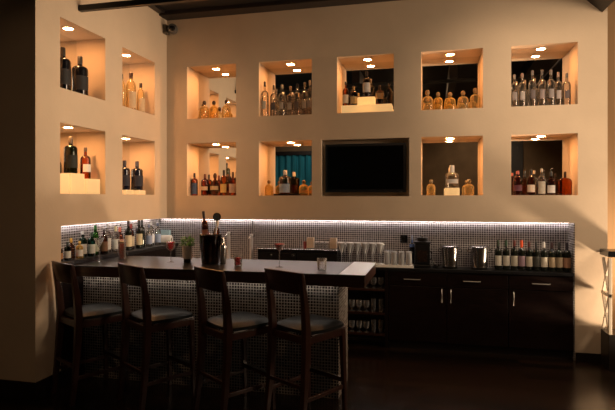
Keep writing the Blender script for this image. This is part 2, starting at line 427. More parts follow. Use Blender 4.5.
# --------------------------------------------------------------- bottles
def arc(r0, z0, r1, z1, n=5, bulge=1.):
    """quarter ellipse from (r0,z0) vertical tangent to (r1,z1)"""
    return [(r1+(r0-r1)*math.cos(t*PI/2/n), z0+(z1-z0)*math.sin(t*PI/2/n)) for t in range(1, n+1)]
PROF = {
    # fractions of width radius and height: body list, cap list
    'tall':    dict(sh=.60, nk=.74, nr=.30, cap=.86, cr=.34),
    'wine':    dict(sh=.58, nk=.74, nr=.36, cap=.80, cr=.38),
    'squat':   dict(sh=.46, nk=.70, nr=.27, cap=.78, cr=.36),
    'round':   dict(sh=.30, nk=.70, nr=.26, cap=.76, cr=.34),
    'flask':   dict(sh=.56, nk=.74, nr=.17, cap=.76, cr=.18),
    'square':  dict(sh=.66, nk=.76, nr=.30, cap=.80, cr=.32),
    'block':   dict(sh=.56, nk=.68, nr=.26, cap=.68, cr=.36),
    'slim':    dict(sh=.54, nk=.80, nr=.34, cap=.86, cr=.38),
}
def bottle(kind, label, loc, h, w, body, cap=(.02, .02, .02), lab=None, labz=(.12, .46), group=None, sy=1., rz=0., capmetal=0., neck=None, cat='bottle', name='bottle', labw=1.15):
    p = PROF[kind]; R = w/2
    t = thing(name, label, cat, loc, rz, group)
    nr = R*p['nr']; nr = max(nr, .010)
    if kind == 'round':
        pr = [(R*.55, 0), (R*.62, .004)] + [(R*math.sin(a), h*p['nk']*.5*(1-math.cos(a))) for a in [PI*(.30+.06*i) for i in range(9)]] + [(nr, h*p['nk'])]
        pr = [q for q in pr]
    else:
        pr = [(R*.86, 0), (R*.97, h*.012), (R, h*.04), (R, h*p['sh'])] + arc(R, h*p['sh'], nr*1.05, h*p['nk'], 7)
    pr += [(nr, h*p['cap']-.001), (nr, h*.93)]
    n = 20
    MB().lathe(pr, n, sy=sy).build('glass_body', body, t)
    ch = h*p['cap']; cr = max(R*p['cr'], nr+.0015)
    if kind in ('squat', 'round'):
        cp = [(nr+.001, ch), (cr*.9, ch+.003)] + [(cr*(1.0+.1*math.sin(a)), ch+.006+(h-ch-.006)*(1-math.cos(a))/2) for a in [PI*i/7 for i in range(1, 5)]] + [(cr*.6, h*.992), (.001, h)]
    else:
        cp = [(cr, ch), (cr, h-.006), (cr*.85, h-.001), (.001, h)]
    MB().lathe(cp, 14, sy=sy if kind != 'flask' else 1.).build('cap', flat(cap, .35, capmetal), t)
    if neck:
        MB().lathe([(nr+.0012, h*(p['nk']+.02)), (nr+.0012, h*p['cap'])], 14).build('neck_foil', flat(neck, .4), t)
    if lab:
        rr = R+.0012
        if kind == 'round': rr = R*1.0+.0015
        MB().lathe([(rr, h*labz[0]), (rr, h*labz[1])], 12, sy=sy, a0=-PI/2-labw, a1=-PI/2+labw).build('label_paper', flat(lab, .7), t)
    return t
ORD = ['first', 'second', 'third', 'fourth', 'fifth', 'sixth', 'seventh', 'eighth', 'ninth', 'tenth']

# upper niches, back wall -------------------------------------------------
g = 'golden bottles in the upper corner niche'
for (x, h, w, b, l) in ((.405, .225, .115, 'gold', 'dark-stoppered'), (.476, .243, .125, 'palegold', ''), (.607, .237, .115, 'gold', ''), (.778, .242, .115, 'palegold', '')):
    i = {.405: 'round golden bottle at the left edge of the upper corner niche', .476: 'round pale gold bottle, second from left in the upper corner niche', .607: 'round golden bottle, third from left in the upper corner niche', .778: 'round pale gold bottle, rightmost in the upper corner niche'}[x]
    bottle('squat', i, (x, .10 if x != .405 else .22, ZU), h, w, G[b], (.05, .025, .012), group=g)
g = 'tall clear bottles in the second upper niche'
cols = [(.62, .56, .48), (.10, .09, .10), (.42, .36, .30), (.55, .46, .38), (.12, .09, .08), (.50, .46, .42), (.30, .26, .24)]
for i, (x, h, w) in enumerate(((1.290, .446, .092), (1.398, .402, .096), (1.512, .396, .094), (1.612, .378, .092), (1.706, .398, .09), (1.795, .415, .088), (1.866, .43, .074))):
    bottle('tall', '%s tall clear bottle from the left in the second upper niche' % ORD[i].capitalize(), (x, .10+.03*(i % 2), ZU), h, w, G['clear'], ((.04, .03, .03), (.10, .08, .07), (.30, .28, .27), (.35, .25, .18))[i % 4], cols[i], (.22, .44), group=g, labw=.6)
# niche over the television: stepped blocks
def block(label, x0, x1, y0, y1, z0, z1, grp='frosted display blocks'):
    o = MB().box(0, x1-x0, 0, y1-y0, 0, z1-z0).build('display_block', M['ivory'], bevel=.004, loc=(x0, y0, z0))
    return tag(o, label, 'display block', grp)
block('wide bright frosted block along the upper niche above the television', 2.265, 2.860, .03, .24, ZU, ZU+.095)
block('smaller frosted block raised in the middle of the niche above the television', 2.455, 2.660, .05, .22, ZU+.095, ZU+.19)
g = 'bottles on the blocks above the television'
bottle('tall', 'slim amber bottle at the left end of the niche above the television', (2.305, .12, ZU+.095), .30, .075, G['amber'], (.03, .02, .02), (.70, .62, .50), group=g)
bottle('square', 'dark brown bottle left of the raised block above the television', (2.40, .13, ZU+.095), .245, .085, G['brown'], (.40, .28, .14), (.55, .40, .22), group=g, capmetal=.6)
bottle('square', 'silver-labelled dark bottle standing highest on the raised block above the television', (2.557, .13, ZU+.19), .32, .095, G['smoke'], (.04, .03, .03), (.72, .70, .68), (.2, .55), group=g)
bottle('square', 'dark bottle with amber label right of the raised block', (2.710, .12, ZU+.095), .235, .095, G['brown'], (.05, .03, .02), (.50, .30, .14), (.3, .6), group=g)
bottle('slim', 'dark slim bottle at the right end of the niche above the television', (2.822, .12, ZU+.095), .25, .07, G['brown'], (.03, .02, .02), group=g)
# five round bottles
g = 'five round bottles in the fourth upper niche'
for i, (x, h, w, b) in enumerate(((3.264, .250, .122, 'palegold'), (3.383, .221, .112, 'gold'), (3.516, .212, .128, 'gold'), (3.660, .222, .122, 'palegold'), (3.793, .247, .118, 'palegold'))):
    bottle('squat', ('Pale round-shouldered bottle at the left end of the five-bottle niche', 'Golden round-shouldered bottle second from the left in the five-bottle niche', 'Wide golden bottle in the middle of the five-bottle niche', 'Pale bottle fourth from the left in the five-bottle niche', 'Taller pale bottle at the right end of the five-bottle niche')[i], (x, .12, ZU), h, w, G[b], (.30, .17, .06), group=g, sy=.7)
g = 'clear bottles in the far right upper niche'
for i, (x, h) in enumerate(((4.208, .373), (4.295, .391), (4.396, .407), (4.500, .417), (4.586, .407), (4.667, .380), (4.745, .360))):
    bottle('tall', '%s clear bottle from the left in the far right upper niche' % ORD[i].capitalize(), (x, .10+.03*(i % 2), ZU), h, .083, G['clear'], ((.20, .17, .15), (.26, .19, .17), (.16, .14, .13), (.12, .10, .09))[i % 4], ((.28, .24, .23), (.42, .36, .34), (.14, .11, .11), (.30, .24, .23))[i % 4], (.22, .46), group=g, labw=.6)
# lower niches, back wall -----------------------------------------------
g = 'spirits in the lower corner niche'
bottle('square', 'Amber bottle with a blue label at the left of the lower corner niche', (.330, .12, ZL), .292, .082, G['amber'], (.02, .02, .02), (.06, .10, .20), (.06, .55), group=g)
bottle('square', 'Orange bottle with a pale label, second in the lower corner niche', (.476, .12, ZL), .278, .100, G['redamber'], (.16, .05, .03), (.78, .55, .35), (.25, .42), group=g)
bottle('round', 'Round dark bottle with a tan label in the middle of the lower corner niche', (.610, .13, ZL), .289, .120, G['brown'], (.10, .04, .02), (.62, .45, .25), (.25, .42), group=g)
bottle('square', 'Tall-necked amber bottle with a yellow label, fourth in the lower corner niche', (.735, .12, ZL), .326, .088, G['amber'], (.02, .02, .02), (.70, .48, .16), (.12, .45), group=g)
bottle('square', 'Amber bottle with a grey label at the right of the lower corner niche', (.858, .12, ZL), .299, .092, G['redamber'], (.06, .04, .03), (.45, .38, .36), (.12, .5), group=g)
g = 'bottles in the lower niche left of the television'
bottle('squat', 'Squat golden bottle at the left of the niche left of the television', (1.337, .12, ZL), .194, .105, G['gold'], (.20, .11, .03), group=g)
tray = MB().box(-.17, .17, -.07, .07, 0, .022).build('display_stand', M['darkwood'], bevel=.003, loc=(1.585, .13, ZL)); tag(tray, 'flat dark stand under the large bottle left of the television', 'stand')
bottle('square', 'Large dark red bottle with white blue label and white cap left of the television', (1.545, .13, ZL+.022), .290, .145, G['redamber'], (.80, .78, .72), (.34, .44, .60), (.05, .42), group=g)
bottle('squat', 'Squat golden bottle at the right of the niche left of the television', (1.785, .12, ZL), .190, .118, G['gold'], (.20, .11, .03), (.35, .20, .06), (.16, .36), group=g)
g = 'bottles in the lower niche right of the television'
bottle('squat', 'Small round gold bottle left of the clear decanter', (3.304, .12, ZL), .185, .100, G['palegold'], (.35, .26, .14), group=g)
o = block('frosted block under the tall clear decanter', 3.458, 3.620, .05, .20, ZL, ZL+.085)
bottle('block', 'Tall clear decanter with round stopper standing on a frosted block', (3.539, .125, ZL+.085), .262, .145, G['clear'], (.75, .70, .62), (.60, .58, .55), (.20, .38), group=g, capmetal=0, sy=.8)
bottle('squat', 'Small round gold bottle right of the clear decanter', (3.726, .12, ZL), .185, .110, G['palegold'], (.35, .26, .14), group=g)
g = 'spirits in the far right lower niche'
bottle('slim', 'Rosy red bottle at the left of the far right lower niche', (4.245, .12, ZL), .272, .096, G['pink'], (.40, .10, .08), (.10, .03, .05), (.18, .42), group=g)
bottle('tall', 'Dark-necked amber bottle with cream label, second in the far right lower niche', (4.385, .12, ZL), .292, .084, G['redamber'], (.015, .012, .012), (.66, .56, .46), (.12, .40), group=g, neck=(.02, .015, .015))
bottle('tall', 'Clear bottle with silver wrap in the middle of the far right lower niche', (4.494, .12, ZL), .296, .080, G['clear'], (.62, .52, .42), (.50, .46, .38), (.06, .52), group=g, capmetal=.3)
t = bottle('wine', 'Dark red bottle with white label and black pourer in the far right lower niche', (4.591, .12, ZL), .262, .085, G['redamber'], (.012, .012, .012), (.72, .70, .68), (.10, .42), group=g)
MB().sweep([(0, 0, .262), (0, 0, .285), (.02, 0, .297)], [.008, .007, .005], 8).build('pourer', M['blackplastic'], t)
bottle('flask', 'Broad amber flask with dark stopper at the right of the far right lower niche', (4.733, .12, ZL), .260, .142, G['amber'], (.03, .015, .01), group=g, sy=.45)
# left wall niches --------------------------------------------------------
g = 'bottles in the left wall niches'
bottle('square', 'Big black bottle standing free in the near upper left-wall niche', (-.13, -1.524, ZU+.012), .41, .155, G['black'], (.02, .02, .02), (.010, .010, .012), (.15, .5), group=g, rz=PI*.42)
bottle('square', 'Big black bottle half hidden at the near edge of the upper left-wall niche', (-.13, -1.773, ZU+.012), .43, .145, G['black'], (.02, .02, .02), (.010, .010, .012), (.15, .5), group=g, rz=PI*.42)
bottle('slim', 'Taller clear bottle with dark cap in the far upper left-wall niche', (-.13, -.610, ZU+.012), .459, .120, G['palegold'], (.025, .012, .01), (.55, .42, .26), (.08, .50), group=g, rz=PI*.42)
bottle('slim', 'Shorter clear bottle with dark cap in the far upper left-wall niche', (-.13, -.400, ZU+.012), .380, .095, G['palegold'], (.025, .012, .01), (.55, .42, .26), (.08, .50), group=g, rz=PI*.42)
bottle('slim', 'Clear bottle cut by the near edge of the far upper left-wall niche', (-.13, -.800, ZU+.012), .40, .090, G['palegold'], (.025, .012, .01), group=g, rz=PI*.42)
block('tall bright frosted block under the dark green bottle in the left wall', -.24, -.05, -1.76, -1.56, ZL+.010, ZL+.21)
block('lower bright frosted block under the amber bottle in the left wall', -.24, -.05, -1.51, -1.31, ZL+.010, ZL+.165)
block('bright frosted block at the near edge of the lower left-wall niche', -.24, -.05, -1.96, -1.79, ZL+.010, ZL+.20)
bottle('square', 'Dark green bottle standing highest on a frosted block in the left wall', (-.14, -1.650, ZL+.21), .365, .125, G['green'], (.05, .04, .03), (.012, .016, .012), (.15, .5), group=g, rz=PI*.42)
bottle('tall', 'Amber bottle with white slanted label on the lower frosted block', (-.14, -1.425, ZL+.165), .325, .100, G['amber'], (.05, .03, .02), (.82, .78, .70), (.22, .46), group=g, rz=PI*.42)
bottle('slim', 'Dark bottle on the frosted block at the near niche edge', (-.14, -1.84, ZL+.20), .15, .075, G['brown'], (.02, .015, .015), group=g, rz=PI*.42)
for (y, h, w, l) in ((-.482, .350, .138, 'Navy bottle standing whole in the far lower left-wall niche'), (-.744, .342, .125, 'Navy bottle half hidden at the near edge of the far lower left-wall niche')):
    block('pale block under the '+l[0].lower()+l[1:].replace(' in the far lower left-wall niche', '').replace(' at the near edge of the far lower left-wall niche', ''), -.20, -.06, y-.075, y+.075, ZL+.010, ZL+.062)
    bottle('square', l, (-.13, y, ZL+.062), h, w, G['navy'], (.03, .03, .05), (.012, .015, .03), (.14, .5), group=g, rz=PI*.42)

# --------------------------------------------------------------- television
tv = thing('television', 'black flat television in the plaster recess of the back wall', 'television', (2.545, .06, ZL-.01))
MB().box(-.478, .478, -.022, .03, .045, .622).build('casing', M['blackplastic'], tv, bevel=.006)
MB().box(-.447, .447, -.0245, -.0215, .082, .592).build('screen', M['screen'], tv)
MB().box(-.16, .16, .03, .079, .20, .48).build('wall_mount', M['blackmetal'], tv)
MB().lathe([(.004, 0), (.004, .002)], 12).build('power_light', flat((.35, .35, .38), .3), tv, loc=(.425, -.0245, .058)).rotation_euler = (PI/2, 0, 0)
# --------------------------------------------------------------- security camera
cam_ = thing('security_camera', 'small grey dome security camera mounted high at the room corner', 'security camera', (.0, -.06, 3.82))
MB().box(.0005, .05, -.05, .05, .0, .11).build('wall_bracket', flat((.10, .085, .065), .5), cam_, bevel=.006)
MB().sweep([(.045, 0, .05), (.09, -.02, .045)], .022, 12).build('arm', flat((.10, .085, .065), .5), cam_)
b = MB().lathe([(.001, -.05), (.045, -.045), (.058, -.02), (.062, .03), (.05, .055), (.001, .06)], 20).build('housing', flat((.10, .095, .09), .35, .2), cam_, loc=(.135, -.03, .042)); b.rotation_euler = (math.radians(75), 0, math.radians(15))
l = MB().lathe([(.001, -.03), (.020, -.025), (.030, -.008), (.034, .006)], 16).build('lens_dome', G['black'], cam_, loc=(.150, -.083, .034)); l.rotation_euler = (math.radians(-80+180), 0, math.radians(15))
MB().lathe([(.034, 0), (.040, .002), (.040, .01), (.034, .012)], 20).build('lens_ring', M['steel'], cam_, loc=(.149, -.081, .034)).rotation_euler = (math.radians(75), 0, math.radians(15))

# --------------------------------------------------------------- bar
bt = MB().box(.002, 2.785, -1.83, -.97, 1.088, 1.10).build('bar_worktop', M['stone'], bevel=.003)
tag(bt, 'long glossy black bar top with dark wood edge', 'bar top')
ed = MB().box(.002, 2.780, -1.825, -.975, .998, 1.088).build('edge_apron', M['apron'], bt, bevel=.003)
pl = MB().box(2.565, 2.786, -1.832, -.972, 1.1003, 1.1045).build('service_plate', M['plate'], bevel=.0015)
tag(pl, 'pale satin steel plate lying across the right end of the bar top', 'plate')
bb = thing('bar_counter', 'bar base faced in small dark mosaic tiles below the bar top', 'bar', (1.27, -1.4, 0))
MB().box(-1.268, 1.262, -.25, .25, .0, .9975).build('tiled_body', M['bartile'], bb)
MB().box(-1.26, 1.20, .25, .27, .10, .96).build('service_panel', M['darkwood'], bb, bevel=.003)
# ledge along the left wall
lg = MB().box(-.236, .045, -.955, .236, 1.10, 1.14).build('bottle_ledge', M['stone'], bevel=.004)
tag(lg, 'black ledge along the left wall carrying the row of bottles', 'ledge')
MB().box(-.236, -.002, -1.955, -.955, 1.10, 1.14).build('ledge_end', M['stone'], lg, bevel=.004)
MB().box(-.236, .02, -.95, .20, 0, 1.0995).build('support_panel', M['darkwood'], lg, bevel=.004)
MB().box(-.236, -.004, -1.955, -.95, 0, 1.0995).build('wall_panel', M['darkwood'], lg, bevel=.004)
mb = MB()
for i in range(30): mb.box(.01+.0836*i, .0916+.0836*i, -1.700, -1.688, .990, .9975)
us = mb.build('under_bar_strip', M['underled']); tag(us, 'glowing strip light under the overhang of the bar top', 'strip light')
# back counter
CT = .935
wt = MB().box(.05, 4.788, -.045, .236, CT-.035, CT).build('counter_top', M['stone'], bevel=.003)
tag(wt, 'black stone worktop along the tiled back wall', 'counter')
def cab(name, label, x0, x1, doors, drawers, handles, dh):
    t = thing(name, label, 'cabinet', (x0, 0, 0), group='dark wood cabinets under the back counter')
    W = x1-x0
    MB().box(.001, W-.001, -.008, .234, .09, CT-.036).build('carcass', M['darkwood'], t, bevel=.002)
    MB().box(.001, W-.001, .03, .234, 0, .09).build('toe_kick', M['base'], t)
    for k, (a, b) in enumerate(drawers):
        d = MB().box(a-x0+.003, b-x0-.003, -.026, -.0085, .735, CT-.045).build('drawer', M['darkwood'], t, bevel=.003)
        c = dh[k]-x0
        MB().sweep([(c-.09, -.026, .808), (c-.09, -.05, .808), (c+.09, -.05, .808), (c+.09, -.026, .808)], .0055, 8).build('drawer_handle', M['handle'], d)
    for k, (a, b) in enumerate(doors):
        d = MB().box(a-x0+.003, b-x0-.003, -.026, -.0085, .10, .728).build('door', M['darkwood'], t, bevel=.003)
        if handles[k] is not None:
            c = handles[k]-x0
            MB().sweep([(c, -.026, .705), (c, -.05, .705), (c, -.05, .562), (c, -.026, .562)], .0065, 8).build('door_handle', M['handle'], d)
    return t
cab('base_cabinet', 'wide dark cabinet with two drawers and a pair of steel-handled doors', 2.83, 4.13, [(2.83, 3.475), (3.475, 4.13)], [(2.83, 3.475), (3.475, 4.13)], [3.425, 3.522], [3.095, 3.745])
cab('base_cabinet', 'narrower dark cabinet with one drawer and one door at the right end', 4.132, 4.786, [(4.132, 4.786)], [(4.132, 4.786)], [4.184], [4.46])
cab('base_cabinet', 'dark cabinet under the sink counter behind the bar', .06, 1.70, [(.06, .88), (.88, 1.70)], [(.06, .88), (.88, 1.70)], [.82, .94], [.47, 1.29])
sh = thing('open_shelf_unit', 'open dark shelf unit full of glasses between bar and cabinets', 'shelf', (1.71, 0, 0), group=None)
SW = 1.115
MB().box(0, .022, -.03, .234, 0, CT-.036).build('side_panel', M['darkwood'], sh, bevel=.002)
MB().box(SW-.04, SW, -.03, .234, 0, CT-.036).build('side_panel', M['darkwood'], sh, bevel=.002)
MB().box(.022, SW-.04, .222, .234, .05, CT-.036).build('back_panel', M['base'], sh)
for z in (.135, .380, .655):
    MB().box(.022, SW-.04, -.03, .222, z, z+.025).build('shelf', M['apron'], sh, bevel=.002)

# ------------------------------------------------------ glassware
def stem_profile(h, r, foot, bowl=.52, kind='wine'):
    st = .004
    zb = h*(1-bowl)
    if kind == 'martini':
        out = [(foot, 0), (foot, .003), (st*1.5, .010), (st, .02), (st, zb), (r, h)]
        inn = [(r-.0022, h), (st*.6, zb+.006), (.0005, zb+.006)]
    else:
        out = [(foot, 0), (foot, .003), (st*1.5, .010), (st, .02), (st, zb)]
        out += [(r*math.sin(PI*.5*q), zb+(h-zb)*.55*(1-math.cos(PI*.5*q))) for q in (.25, .5, .75, 1.)] + [(r*.96, h*.95), (r*.88, h)]
        inn = [(r*.88-.0015, h), (r-.002, zb+(h-zb)*.55), (r*.68, zb+.02), (.0005, zb+.006)]
    return out+inn
def stemglass(label, loc, h, r, kind='wine', drink=None, level=.8, group=None, name='wine_glass', mat=None, bowl=.52):
    t = thing(name, label, 'glass', loc, group=group)
    foot = r*.82 if kind != 'martini' else r*.68
    MB().lathe(stem_profile(h, r, foot, bowl, kind), 20).build('glass_bowl', mat or G['drinkglass'], t)
    if drink:
        zb = h*(1-bowl)
        if kind == 'martini':
            zt = zb+(h-zb)*level; pr = [(.001, zb+.009), ((r-.005)*level, zt), (.001, zt)]
        else:
            zt = zb+(h-zb)*level
            pr = [(.001, zb+.010)]+[(max(.002, (r-.004)*math.sin(PI*.5*q)), zb+.010+(zt-zb-.010)*(1-math.cos(PI*.5*q))) for q in (.35, .65, 1.)]+[(.001, zt)]
        MB().lathe(pr, 18).build('drink', drink, t)
    return t
def tumbler(label, loc, h, r, drink=None, level=.7, group=None, name='tumbler', inverted=False, mat=None):
    t = thing(name, label, 'glass', loc, group=group)
    pr = [(r*.84, 0), (r*.86, .004), (r, h), (r-.0025, h), (r*.82, .012), (.0005, .010)]
    if inverted: pr = [(q[0], h-q[1]) for q in pr]
    MB().lathe(pr, 18).build('glass_wall', mat or G['drinkglass'], t)
    if drink: MB().lathe([(.001, .013), (r*.80, .013), (r*.82+(r*.12)*level, h*level), (.001, h*level)], 16).build('drink', drink, t)
    return t
mt = MB().box(2.20, 3.11, -.044, .13, 0, .028).build('bar_mat', M['mat'], bevel=.003, loc=(0, 0, CT)); tag(mt, 'pale bar mat under the stemmed glasses and tumblers', 'mat')
ZM = CT+.0285
# margarita-like goblets in two rows
proto = None
xs = [2.271, 2.367, 2.457, 2.546, 2.634, 2.722]
for row, y in enumerate((.015, .175)):
    for i, x in enumerate(xs):
        lab = '%s stemmed goblet from the left in the %s row on the mat' % (ORD[i].capitalize(), ('front', 'rear')[row])
        z = ZM if y < .1 else CT
        if proto is None:
            proto = stemglass(lab, (x, y, z), .245, .044, 'martini', group='stemmed goblets on the back counter', name='goblet', bowl=.56, mat=G['goblet']); o = proto
            MB().lathe([(.0435, .238), (.0452, .240), (.0452, .246), (.0435, .247)], 20).build('rim_highlight', flat((.80, .80, .80), .3), o)  # pale ring painted in for the highlight along the glass rim
        else:
            o = copy_tree(proto)
        o.location = (x, y, z); o['label'] = lab
proto = None
for row, y in enumerate((.02, .18)):
    for i, x in enumerate((2.806, 2.888, 2.972, 3.056)):
        lab = '%s upturned clear tumbler from the left in the %s row on the counter' % (ORD[i].capitalize(), ('front', 'rear')[row])
        if proto is None:
            proto = tumbler(lab, (x, y, ZM), .142, .036, group='upturned tumblers on the back counter', inverted=True, mat=G['goblet']); o = proto
            MB().lathe([(.031, .1505), (.0335, .1515), (.0335, .1535), (.031, .1545)], 18).build('base_ring', flat((.78, .78, .78), .3), o)
        else: o = copy_tree(proto)
        o.location = (x, y, ZM if y < .1 else CT); o['label'] = lab
# glasses on the open shelves
protoA = protoB = None
for si, (z, nm, n) in enumerate(((.680, 'top', 3), (.405, 'middle', 7), (.160, 'bottom', 7))):
    for i in range(n):
        x = 2.735-.085*i
        flute = (si > 0 and i < 2)
        kind = ('slim clear flute' if flute else 'short clear glass')
        lab = '%s %s from the right on the %s open shelf' % (ORD[i].capitalize(), kind, nm)
        if flute:
            if protoA is None: protoA = tumbler(lab, (x, .03, z), .15, .028, name='flute_glass', group='glasses on the open shelves'); o = protoA
            else: o = copy_tree(protoA)
        else:
            if protoB is None: protoB = stemglass(lab, (x, .03, z), .125, .036, group='glasses on the open shelves', name='small_glass', bowl=.75); o = protoB
            else: o = copy_tree(protoB)
        o.location = (x, .03, z); o['label'] = lab

# ------------------------------------------------------ things on the back counter
bx = thing('countertop_cooler', 'long low black counter box with two small round knobs', 'counter box', (1.735, .06, CT))
MB().box(-.495, .495, -.09, .165, .0, .170).build('body', M['blackplastic'], bx, bevel=.004)
MB().box(-.50, .50, -.097, .17, .170, .185).build('top', M['steel'], bx, bevel=.003)
MB().box(-.485, -.01, -.094, -.0905, .03, .135).build('front_panel', M['blackmetal'], bx, bevel=.002)
MB().box(.01, .485, -.094, -.0905, .03, .135).build('front_panel', M['blackmetal'], bx, bevel=.002)
for kx in (-.32, -.05):
    k = MB().lathe([(.016, 0), (.016, .012), (.012, .018), (.001, .019)], 16).build('knob', M['steel'], bx, loc=(kx, -.092, .108)); k.rotation_euler = (PI/2, 0, 0)
BT = CT+.185
def napkins(label, x, n=6):
    t = thing('napkin_stack', label, 'napkins', (x, .10, BT))
    MB().box(-.042, .042, -.045, .045, 0, .008).build('holder_base', M['steel'], t, bevel=.002)
    mb = MB()
    for i in range(7): mb.box(-.040, .040, -.035+.010*i, -.027+.010*i, .008, .128+.004*(i % 2))
    mb.build('napkin_sheets', M['napkin'], t)
napkins('upright cream napkin stack on the black box, beside the red cup', 1.874); napkins('upright cream napkin stack at the right end of the black box', 2.160)
o = tumbler('small red cup left of the cream napkins', (1.805, .10, BT), .085, .022, name='cup', mat=flat((.22, .02, .015), .4)); 
for i, x in enumerate((1.955, 2.017, 2.079)):
    t = tumbler(('left', 'middle', 'right')[i].capitalize()+' of three upturned rocks glasses between the napkin stacks', (x, .09, BT), .078, .029, inverted=True, group='upturned rocks glasses between napkins', name='rocks_glass')
    MB().lathe([(.024, .0785), (.027, .0795), (.027, .0825), (.024, .0835)], 18).build('base_ring', flat((.80, .80, .80), .3), t)
# steel drainer, taps
dr = thing('sink', 'steel drainer sink on the counter behind the bar', 'sink', (.62, .10, CT))
MB().box(-.52, .52, -.13, .12, 0, .006).build('drainboard', M['steel'], dr, bevel=.002)
mb = MB()
for (a, b, c, d) in ((-.32, .0, -.10, -.095), (-.32, .0, .065, .07), (-.32, -.315, -.10, .07), (-.005, 0, -.10, .07)): mb.box(a, b, c, d, .006, .022)
mb.build('bowl_rim', M['steel'], dr, bevel=.001)
def tap(label, x, h):
    t = thing('tap', label, 'tap', (x, .15, CT+.006), group='tall taps behind the bar')
    MB().lathe([(.026, 0), (.026, .012), (.019, .02), (.019, h-.02), (.022, h-.015), (.022, h), (.001, h+.002)], 18).build('column', M['satin'], t)
    MB().sweep([(0, -.015, h-.03), (0, -.05, h-.02), (0, -.075, h-.03), (0, -.078, h-.055)], .009, 10).build('spout', M['chrome'], t)
    MB().sweep([(.015, 0, h-.04), (.045, 0, h-.025)], .006, 8).build('lever', M['blackplastic'], t)
tap('tall chrome tap beside the bottle-filled wine bucket', .788, .36); tap('tall chrome tap left of the long black counter box', 1.095, .34)
o = MB().box(-.008, .008, -.008, 0, 0, .50).build('cover_strip', M['steel'], bevel=.002, loc=(1.077, RD-.0125, .96)); tag(o, 'thin bright vertical strip on the tiles behind the right tap', 'cover strip')
# black grinder
gr = thing('ice_crusher', 'black bar blender machine between the tumblers and steel buckets', 'blender', (3.208, .10, CT))
MB().box(-.092, .092, -.085, .085, 0, .035).build('base', M['blackplastic'], gr, bevel=.006)
MB().box(-.084, .084, -.075, .075, .035, .275).build('body', M['blackplastic'], gr, bevel=.012)
MB().box(-.094, .094, -.088, .088, .275, .300).build('top_tray', M['blackmetal'], gr, bevel=.005)
MB().lathe([(.06, .300), (.066, .335), (.060, .345), (.001, .346)], 20).build('hopper_lid', M['blackmetal'], gr)
MB().lathe([(.010, .3455), (.016, .352), (.016, .362), (.010, .368), (.001, .369)], 16).build('lid_knob', M['chrome'], gr)
mb = MB().box(-.055, .055, -.0765, -.0745, .07, .20); mb.build('front_plate', flat((.02, .012, .010), .15), gr)
MB().sweep([(.084, 0, .18), (.105, 0, .17), (.105, 0, .10), (.084, 0, .09)], .008, 8).build('handle', M['blackplastic'], gr)
bottle('tall', 'Dark bottle with a blue label behind the black blender', (3.085, .205, CT), .355, .062, G['black'], (.30, .34, .45), (.10, .18, .42), (.62, .72), neck=(.10, .18, .42))
o = MB().box(-.042, .042, -.006, 0, -.047, .047).build('outlet_plate', M['blackplastic'], bevel=.003, loc=(2.989, RD-.0125, 1.245)); tag(o, 'black socket plate on the tiles above the tumblers', 'socket')
for dz in (-.02, .02): MB().box(-.014, .014, -.0085, -.006, dz-.012, dz+.012).build('socket_face', M['blackmetal'], o)
# tongs / scoop beside the machine
sc_ = thing('ice_scoop', 'small steel ice scoop lying beside the black blender', 'scoop', (3.365, .04, CT+.002), .5)
MB().lathe([(.028, -.045), (.030, .03), (.026, .045)], 14, a0=PI, a1=2*PI).build('scoop_bowl', M['chrome'], sc_, loc=(0, 0, .031)).rotation_euler = (math.radians(70), 0, 0)
MB().sweep([(0, .04, .03), (0, .075, .06), (0, .085, .085)], [.007, .006, .006], 8).build('handle', M['chrome'], sc_)
def bucket(label, x):
    t = thing('ice_bucket', label, 'bucket', (x, .085, CT), group='steel ice buckets on the back counter')
    MB().lathe([(.072, 0), (.080, .006), (.098, .235), (.116, .247), (.119, .253), (.114, .255), (.095, .246), (.078, .02), (.001, .018)], 28).build('pail', M['steel'], t)
    MB().lathe([(.0785, .0), (.086, .003), (.086, .022), (.081, .026)], 28).build('foot_band', M['blackmetal'], t)
    for s in (-1, 1):
        MB().sweep([(s*.098, 0, .215), (s*.122, 0, .222), (s*.130, 0, .205), (s*.120, 0, .185), (s*.095, 0, .188)], .006, 8).build('handle', M['chrome'], t)
bucket('left steel ice bucket with flared rim, beside the black blender', 3.515); bucket('right steel ice bucket with flared rim, beside the wine bottles', 3.835)
# ten wine bottles
lb = [(.62, .58, .50), (.56, .52, .44), (.46, .42, .34), (.30, .20, .24), (.52, .46, .36), (.05, .05, .04), (.60, .54, .44), (.36, .27, .17), (.34, .26, .17), (.38, .20, .12)]
cp = [(.03, .05, .03), (.02, .06, .03), (.12, .02, .015), (.75, .10, .02), (.07, .015, .012), (.02, .02, .02), (.65, .62, .60), (.06, .03, .03), (.05, .05, .05), (.03, .02, .03)]
ln = ['white-labelled wine bottle at the left end of the row', 'wine bottle with green cap and pale label, second in the row', 'wine bottle with red cap and beige label, third in the row', 'wine bottle with bright orange cap, fourth in the row', 'wine bottle with dark red cap and cream label, fifth in the row', 'all-dark unlabelled wine bottle, sixth in the row', 'wine bottle with white cap and cream label, seventh in the row', 'wine bottle with tan label, eighth in the row', 'wine bottle with brown label, ninth in the row', 'wine bottle with rust label at the right end of the row']
for i, (x, h) in enumerate(((4.036, .328), (4.121, .330), (4.205, .331), (4.282, .333), (4.358, .323), (4.432, .325), (4.512, .315), (4.592, .317), (4.667, .318), (4.745, .314))):
    bottle('wine', 'Dark '+ln[i], (x, .09, CT), h, .074 if i < 9 else .082, G['darkwine'], cp[i], lb[i], (.14, .48), group='wine bottles at the right end of the back counter', neck=cp[i] if i == 3 else (.012, .010, .010))
